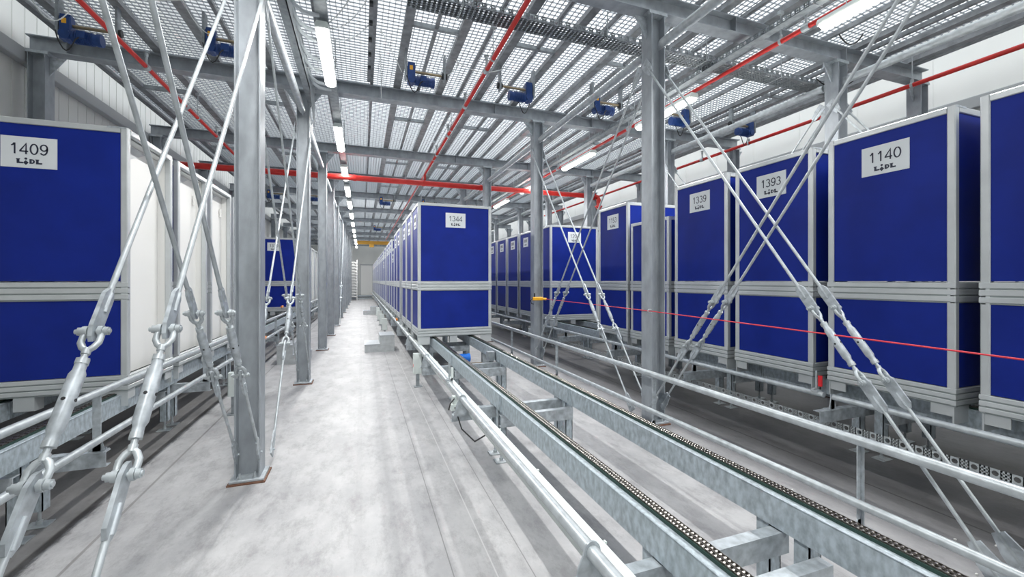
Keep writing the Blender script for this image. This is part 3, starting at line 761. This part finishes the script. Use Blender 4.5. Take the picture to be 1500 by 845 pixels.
# ------------------------------------------------------------------ drive motors under the deck
def motor_at(x,y,label,first=[None]):
    if first[0] is not None: return dup(first[0],(x,y,4.38),label)
    e=empty('drive_motor',(x,y,4.38),label,'motor','blue drive motors hanging under the grating'); first[0]=e
    mb=MB(); mb.bev(-.24,-.12,-.06,.06,-.05,.20,.012); mb.cyl((-.18,-.075,-.0),(-.18,.075,-.0),.06,14); mb.box(-.235,-.125,-.045,.045,.17,.23); obj('gearbox',mb,M['motor'],e)
    mb=MB(); mb.cyl((-.12,0,-.0),(.14,0,-.0),.065,16)
    for i in range(10): mb.cyl((-.09+i*.02,0,0),(-.084+i*.02,0,0),.074,14)
    mb.cyl((.14,0,0),(.19,0,0),.072,16); obj('motor_body',mb,M['motor'],e)
    mb=MB(); mb.bev(-.04,.05,-.11,-.055,-.035,.045,.006); obj('terminal_box',mb,M['motor'],e)
    mb=MB(); mb.cyl((-.12,0,.12),(.36,0,.12),.018,10); obj('drive_shaft',mb,M['brass'],e)
    mb=MB(); mb.box(-.28,-.25,-.05,.07,.0,.41); obj('mount',mb,M['galvd'],e); mb=MB(); mb.box(.34,.37,-.05,.05,.05,.41); obj('mount',mb,M['galvd'],e); mb=MB(); mb.cyl((.31,0,.12),(.40,0,.12),.045,12); obj('bearing',mb,M['dark'],e)
    mb=MB(); mb.path([(-.26,-.08,.02)]+[(-.26+.24*t,-.1,.02-.22*math.sin(math.pi*t)) for t in [i/8 for i in range(1,8)]]+[(-.0,-.1,-.02)],.008,6); obj('power_cable',mb,M['black'],e)
    mb=MB(); mb.box(-.21,-.16,-.063,-.06,.12,.18); obj('sticker',mb,M['yellow'],e)
    return e
MX=[-3.0,-1.54,.80,2.24,3.73,5.22,6.74]
for k,x in enumerate(MX): m_=motor_at(x,5.95 if x!=-3.0 else 6.2,'%s blue drive motor from the left in the near row under the grating'%ORD[k]); m_.scale=(.86,.86,1); m_.rotation_euler.z=math.pi if k in (3,5,6) else 0
for k,x in enumerate([-2.74,-1.54,.81,2.3,3.9]): motor_at(x,15.8,'%s blue drive motor from the left in the far row under the grating'%ORD[k])
for k,x in enumerate([-1.5,.81,2.3]): motor_at(x,24.0,'%s blue drive motor from the left in the farthest row under the grating'%ORD[k])
# motor under centre conveyor
e=empty('drive_motor',(1.50,6.45,.39),'small bright blue drive motor low inside the centre conveyor','motor')
mb=MB(); mb.cyl((-.14,0,0),(.06,0,0),.06,18)
for i in range(8): mb.cyl((-.12+i*.02,0,0),(-.114+i*.02,0,0),.067,16)
mb.cyl((.06,0,0),(.10,0,0),.066,18); mb.bev(-.06,.02,-.09,-.05,-.03,.04,.005); obj('motor_body',mb,M['motorb'],e)
mb=MB(); mb.cyl((-.15,0,-.10),(.42,0,-.10),.018,10); obj('drive_shaft',mb,M['brass'],e)
mb=MB(); mb.box(.30,.42,-.05,.05,-.12,.16); mb.box(-.20,-.14,-.06,.06,-.12,.18); mb.box(-.20,.42,-.06,-.05,-.12,-.11); obj('gearbox',mb,M['galvd'],e)
# hanging service box on the right chain
e=empty('chain_tensioner',(1.70,5.62,.5),'grey chain tensioner bolted to the inner side of the centre conveyor','machine part')
mb=MB(); mb.bev(-.04,.06,0,.12,-.02,.10,.006); mb.box(-.01,.04,.02,.08,-.2,-.02); mb.cyl((0,.03,-.2),(0,.03,-.24),.03,8); obj('housing',mb,M['galvd'],e)

# ------------------------------------------------------------------ cables and conduits
GCo='grey conduits curving to the light tray'
for k,y in enumerate((4.5,4.84,5.14,5.35,5.80,6.13,6.5,6.67)):
    mb=MB(); mb.path([(-.72,y-.22,4.66),(-.715,y-.20,4.55),(-.69,y-.14,4.46),(-.64,y-.07,4.41),(-.58,y-.02,4.39),(-.50,y,4.385),(-.42,y,4.39)],.021,10)
    o=obj('conduit',mb,M['conduit']); tag(o,'%s curved grey conduit from the camera, from the side channel to the light tray'%ORD[k],'conduit',GCo)
def sag(a,b,drop,r,m,label,cat='cable',name='cable',group=None):
    a=Vector(a);b=Vector(b); mb=MB()
    mb.path([a.lerp(b,t)-Vector((0,0,drop*4*t*(1-t))) for t in [i/12 for i in range(13)]],r,6)
    o=obj(name,mb,M[m]); tag(o,label,cat,group); return o
GW='thin white cables under the grating'
for k,(a,b,dr) in enumerate([((-.34,5.0,4.42),(.1,4.3,4.80),.10),((-.34,5.1,4.42),(.1,4.9,4.80),.12),((-.34,5.3,4.42),(.1,5.5,4.80),.1),
     ((.22,5.6,4.80),(.52,6.0,4.5),-.02),((.25,6.2,4.8),(.3,7.1,4.55),.05),((1.25,5.9,4.74),(2.0,5.8,4.72),.12),((1.0,5.95,4.55),(1.3,5.9,4.72),.12),
     ((-2.6,5.8,4.74),(-1.9,5.7,4.76),.03),((-1.9,5.7,4.76),(-1.6,6,4.6),.15),((-3.35,5.9,4.75),(-2.95,5.9,4.6),.28),((-.34,6.0,4.42),(-.69,6.1,4.40),.02)]):
    sag(a,b,dr,.006,'cable','%s thin white cable strung under the grating, from the near end'%ORD[k],group=GW)
e=empty('cable_strip',(0,0,0),'dark flat cable plate under the grating right of the aisle lights','cable tray')
mb=MB(); mb.box(.08,.13,3.2,7.1,4.775,4.785); obj('backing_strip',mb,M['joist'],e)
for k in range(9): 
    mb=MB(); mb.bev(.085,.125,3.5+k*.38,3.56+k*.38,4.74,4.775,.004); obj('cable_clip',mb,M['dark'],e)
for k,(a,b) in enumerate([((6.13,4.2,4.5),(6.6,4.0,4.45)),((5.2,3.3,4.45),(5.45,3.2,4.45)),((4.9,6.1,4.5),(5.15,6.6,4.4))]):
    sag(a,b,.12,.008,'black','%s short black cable loop under the right ceiling'%ORD[k],group='black cable loops')

# ------------------------------------------------------------------ emergency rope
e=empty('rope_switch',(3.0,7.15,1.27),'yellow rope pull switch fixed to a right aisle column','switch')
mb=MB(); mb.bev(-.05,.14,-.06,-.01,-.035,.03,.012); mb.cyl((.14,-.035,-.005),(.21,-.06,-.01),.022,10); obj('housing',mb,M['yellow'],e)
mb=MB(); mb.path([(-.05,-.03,0),(-.09,-.03,-.03),(-.07,-.02,-.09),(-.02,-.01,-.1)],.006,6); mb.box(-.02,.0,-.03,-.01,.03,.1); obj('switch_cable',mb,M['black'],e)
mb=MB(); mb.path([(3.20,7.08,1.26),(2.985,3.82,1.265),(2.97,-.4,1.20)],.0048,8); o=obj('pull_rope',mb,M['rope']); tag(o,'thin red emergency pull rope stretched in front of the right containers','rope')
mb=MB(); mb.path([(3.0,3.83,1.28),(2.95,3.82,1.285),(2.94,3.82,1.265),(2.96,3.82,1.25),(3.0,3.83,1.25)],.005,6); o=obj('rope_eye',mb,M['tube']); tag(o,'small steel eye guiding the red rope on the big column','bracket')
mb=MB(); mb.path([(3.02,5.6,1.27),(3.03,5.6,1.33),(3.2,5.6,1.33)],.006,6)

# ------------------------------------------------------------------ steps
def steps(x0,x1,y,label,mirror=False):
    e=empty('step_unit',((x0+x1)/2,y,0),label,'steps','grey sheet metal step units'); w=(x1-x0)/2
    s=-1 if mirror else 1
    def bx(a,b,z0,z1,y0=0,y1=.68):
        a,b=sorted((a*s,b*s)); m_=MB(); m_.bev(a,b,y0,y1,z0,z1,.004); return m_
    mb=MB()
    for a,b,z in ((-w,0,.16),(0,w,.35)):
        p,q=sorted((a*s,b*s)); mb.box(p,q,0,.012,0,z); mb.box(p,q,.668,.68,0,z)
    p,q=sorted((-w*s,-(w-.012)*s)); mb.box(p,q,.012,.668,0,.16); p,q=sorted((0,.012*s)); mb.box(p,q,.012,.668,.16,.35); p,q=sorted(((w-.012)*s,w*s)); mb.box(p,q,.012,.668,0,.35)
    obj('side_sheet',mb,M['steps'],e)
    for a,b,z in ((-w,.0,.16),(-.0,w,.35)):
        mb=MB(); p,q=sorted((a*s,b*s)); mb.bev(p-.006,q+.006,-.01,.69,z,z+.018,.004)
        for i in range(8): mb.box(p+.02,q-.02,.05+i*.08,.07+i*.08,z+.018,z+.021)
        obj('tread',mb,M['grate'],e)
    return e
steps(.06,.70,9.9,'grey two-step unit beside the container numbered 1344')
steps(.06,.70,20.9,'grey two-step unit farther along the centre conveyor')
steps(-1.52,-.98,9.0,'grey two-step unit behind the second left column',True)

# ------------------------------------------------------------------ sensors / boxes
def sensor_post(x,y,z,label,red=False):
    e=empty('sensor_bracket',(x,y,z),label,'sensor','photo sensors on guard rails')
    mb=MB(); mb.cyl((0,0,-.04),(0,0,.14),.008,8); mb.box(-.03,.03,-.03,.03,-.05,-.03); mb.cyl((-.04,0,-.02),(.04,0,-.02),.008,8); obj('stem',mb,M['tube'],e)
    mb=MB(); mb.bev(.012,.036,-.035,-.005,.0,.095,.004); obj('sensor_body',mb,M['redp'] if red else M['duct'],e)
    mb=MB(); mb.cyl((.024,-.02,-.0),(.024,-.02,-.05),.007,8); obj('plug',mb,M['black'],e)
    mb=MB(); mb.cyl((.024,-.02,-.05),(.02,-.03,-.085),.010,8); obj('connector',mb,M['yellow'] if red else M['redp'],e)
    return e
sensor_post(3.90,2.67,.64,'red photo sensor on the tube in front of container 1140',True)
sensor_post(.80,4.05,.66,'small pale photo sensor clamped to the low centre guard tube')
e=empty('cable_clamp',(.76,3.62,.49),'grey cable clamp with loose wires below the pale photo sensor','bracket')
mb=MB(); mb.box(-.03,.04,-.02,.05,-.02,.03); mb.bev(-.015,.03,.0,.04,.03,.10,.004); obj('clamp_body',mb,M['duct'],e)
mb=MB(); mb.path([(0,0,.08),(-.04,-.03,.05),(-.06,-.05,.0)],.006,6); mb.path([(0,0,.02),(.02,-.2,-.12),(.08,-.4,-.16),(.14,-.6,-.03)],.006,6); obj('loose_wire',mb,M['black'],e)
e=empty('junction_box',(.80,6.45,0),'grey upright junction box on a post beside the low guard tube','box')
mb=MB(); mb.bev(-.07,.05,-.04,.06,.20,.50,.01); mb.box(-.065,.045,-.044,-.04,.22,.48); obj('housing',mb,M['duct'],e)
mb=MB(); mb.box(-.03,.02,-.01,.04,.0,.20); mb.box(-.06,.06,-.05,.07,0,.01); obj('post',mb,M['galvd'],e)
mb=MB(); mb.box(-.072,-.07,-.01,.03,.3,.34); obj('indicator',mb,M['redp'],e)
e=empty('junction_box',(-1.45,5.85,0),'grey junction box with red light beside the left conveyor','box')
mb=MB(); mb.bev(-.05,.06,-.03,.07,.22,.50,.01); obj('housing',mb,M['duct'],e)
mb=MB(); mb.box(-.02,.02,.0,.03,.0,.22); mb.box(-.06,.06,-.05,.07,0,.01); obj('post',mb,M['galvd'],e)
mb=MB(); mb.bev(.06,.075,.0,.04,.28,.33,.003); obj('indicator',mb,M['redp'],e)
for k,(x,y,z,lab) in enumerate([(-1.60,8.0,.885,'amber reflector on the upper left guard tube'),(-1.56,8.05,.60,'amber reflector on the lower left guard tube'),(.80,10.5,.635,'amber reflector on the centre guard tube behind the step unit'),(-1.95,12.2,.9,'amber lamp in front of the container numbered 1370')]):
    e=empty('reflector',(x,y,z),lab,'reflector'); mb=MB(); mb.bev(-.02,.02,0,.18,0,.05,.01); obj('lens',mb,M['orange'],e); mb=MB(); mb.box(-.015,.015,.05,.12,-.03,0); obj('bracket',mb,M['galvd'],e)
for k,y in enumerate((12.5,14.2,15.8,17.6)):
    e=empty('junction_box',(.62,y,0),'%s grey post box beside the centre conveyor beyond the near step unit'%ORD[k],'box','far post boxes beside the centre conveyor')
    mb=MB(); mb.bev(-.08,.06,-.05,.07,.2,.52,.01); obj('housing',mb,M['duct'],e)
    mb=MB(); mb.box(-.03,.02,-.02,.03,.0,.20); mb.box(-.06,.06,-.05,.07,0,.01); obj('post',mb,M['galvd'],e)
# litter on the right floor
G_='bits of white litter on the dark floor'
def rayfloor(u,v):
    d=615*1.6/(v-411); r=(u-750)/615*d; s,c=math.sin(math.atan(220/615)),math.cos(math.atan(220/615))
    return (d*s+r*c, d*c-r*s)
for k,(x,y,s_) in enumerate([(3.35,2.32,.028),(3.38,1.62,.040),(3.34,1.50,.014),(3.45,1.52,.014),(3.3,1.15,.02),(3.1,2.3,.012),(3.15,1.3,.012),(3.6,1.4,.014)]):
    mb=MB(); n=9
    pts=[(x+s_*(.6+.4*random.random())*math.cos(2*math.pi*i/n),y+s_*.6*(.5+.5*random.random())*math.sin(2*math.pi*i/n)) for i in range(n)]
    mb.prism(pts,2,.0005,.006); o=obj('litter_scrap',mb,M['debris']); tag(o,'scrap of white litter on the dark floor behind the right rail','litter',G_)
for o in COL.objects:
    if o.name.startswith('litter_scrap'): o['label']='scrap of white litter on the dark floor behind the right rail'

# ------------------------------------------------------------------ far end
e=struct('door_1',MB().box(-.1,1.15,Y1-.06,Y1,.25,3.0),M['white'])
mb=MB(); mb.box(-.18,-.1,Y1-.09,Y1,.2,3.1); mb.box(1.15,1.23,Y1-.09,Y1,.2,3.1); mb.box(-.1,1.15,Y1-.09,Y1,3.0,3.1); struct('trim_3',mb,M['wallg'])
e=empty('loading_step',(0,38.9,0),'low grey platform with dark edge at the far end of the aisle','platform')
mb=MB(); mb.bev(-1.6,.85,0,1.4,.0,.12,.01); mb.bev(-1.6,.85,.3,1.4,.18,.30,.01); obj('deck',mb,M['galv'],e)
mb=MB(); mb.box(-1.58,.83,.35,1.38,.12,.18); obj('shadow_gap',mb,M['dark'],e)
e=empty('crane_beam',(0,31.2,4.15),'yellow crane beam below the ceiling at the far end','beam')
mb=MB(); mb.box(-.3,2.6,-.06,.06,.0,.02); mb.box(-.3,2.6,-.06,.06,.22,.24); mb.box(-.3,2.6,-.01,.01,.02,.22); obj('girder',mb,M['crane'],e)
mb=MB(); mb.bev(.5,.8,-.12,.12,-.2,.0,.01); mb.box(1.9,2.2,-.1,.1,-.05,.3); obj('trolley',mb,M['crane'],e)
e=empty('rack',(-.62,36.6,0),'white rack of stacked trays at the far end of the aisle','rack')
mb=MB()
for x in (-.4,.25):
    for y in (0,.8): obj('upright',MB().box(x-.03,x+.03,y-.03,y+.03,0,3.3),M['white'],e)
pass
for k in range(13):
    mb=MB(); mb.box(-.4,.25,0,.8,.25+k*.23,.33+k*.23); mb.box(-.38,.1,-.04,0,.33+k*.23,.38+k*.23); obj('tray',mb,M['white'],e)

# ------------------------------------------------------------------ light of the storey above
for k,x in enumerate((-2.6,0.3,3.0,5.6,8.0)):
    for j,(a,b) in enumerate(((-4,4),(4.3,12),(12.5,21),(21.5,30),(30.5,39.5))):
        ld=bpy.data.lights.new('roof_uplight','AREA'); ld.shape='RECTANGLE'; ld.size=1.6; ld.size_y=b-a; ld.energy=(48 if k==0 else (84 if k<3 else 96))*(b-a)/8; ld.color=(.95,.98,1)
        lo=bpy.data.objects.new('roof_uplight',ld); COL.objects.link(lo); lo.location=(x,(a+b)/2,5.7); lo.rotation_euler=(math.pi,0,0)  # unseen area lights turned upwards, added to brighten the roof
        lo['kind']='structure'; tag(lo,'%s unseen upturned light from the left brightening the roof, %s from the camera'%(ORD[k],ORD[j]),'light','unseen lights turned up at the roof')
for k,x in enumerate((-1.0,1.6,4.3,6.9)):
    ld=bpy.data.lights.new('upper_downlight','AREA'); ld.shape='RECTANGLE'; ld.size=.4; ld.size_y=43; ld.energy=230 if k else 110; ld.color=(.95,.98,1)
    lo=bpy.data.objects.new('upper_downlight',ld); COL.objects.link(lo); lo.location=(x,17.5,7.4)
    lo['kind']='structure'; tag(lo,'%s lengthways roof light from the left on the storey above'%ORD[k],'light','roof lights of the storey above')
w=bpy.data.worlds.new('World'); scene.world=w; w.use_nodes=True
w.node_tree.nodes['Background'].inputs[0].default_value=(.8,.85,.9,1); w.node_tree.nodes['Background'].inputs[1].default_value=.3

# ------------------------------------------------------------------ camera
cd=bpy.data.cameras.new('camera'); cam=bpy.data.objects.new('camera',cd); COL.objects.link(cam); scene.camera=cam
cd.sensor_fit='HORIZONTAL'; cd.sensor_width=36; cd.lens=36*615/1500; cd.shift_y=-11.5/1500; cd.clip_end=200; cd.clip_start=.05
cam.location=(0,0,1.6); cam.rotation_euler=(math.pi/2,0,-math.atan(220/615))
scene.view_settings.view_transform='Standard'; scene.view_settings.look='None'; scene.view_settings.gamma=1
scene.view_settings.use_curve_mapping=False; scene.view_settings.exposure=0.38
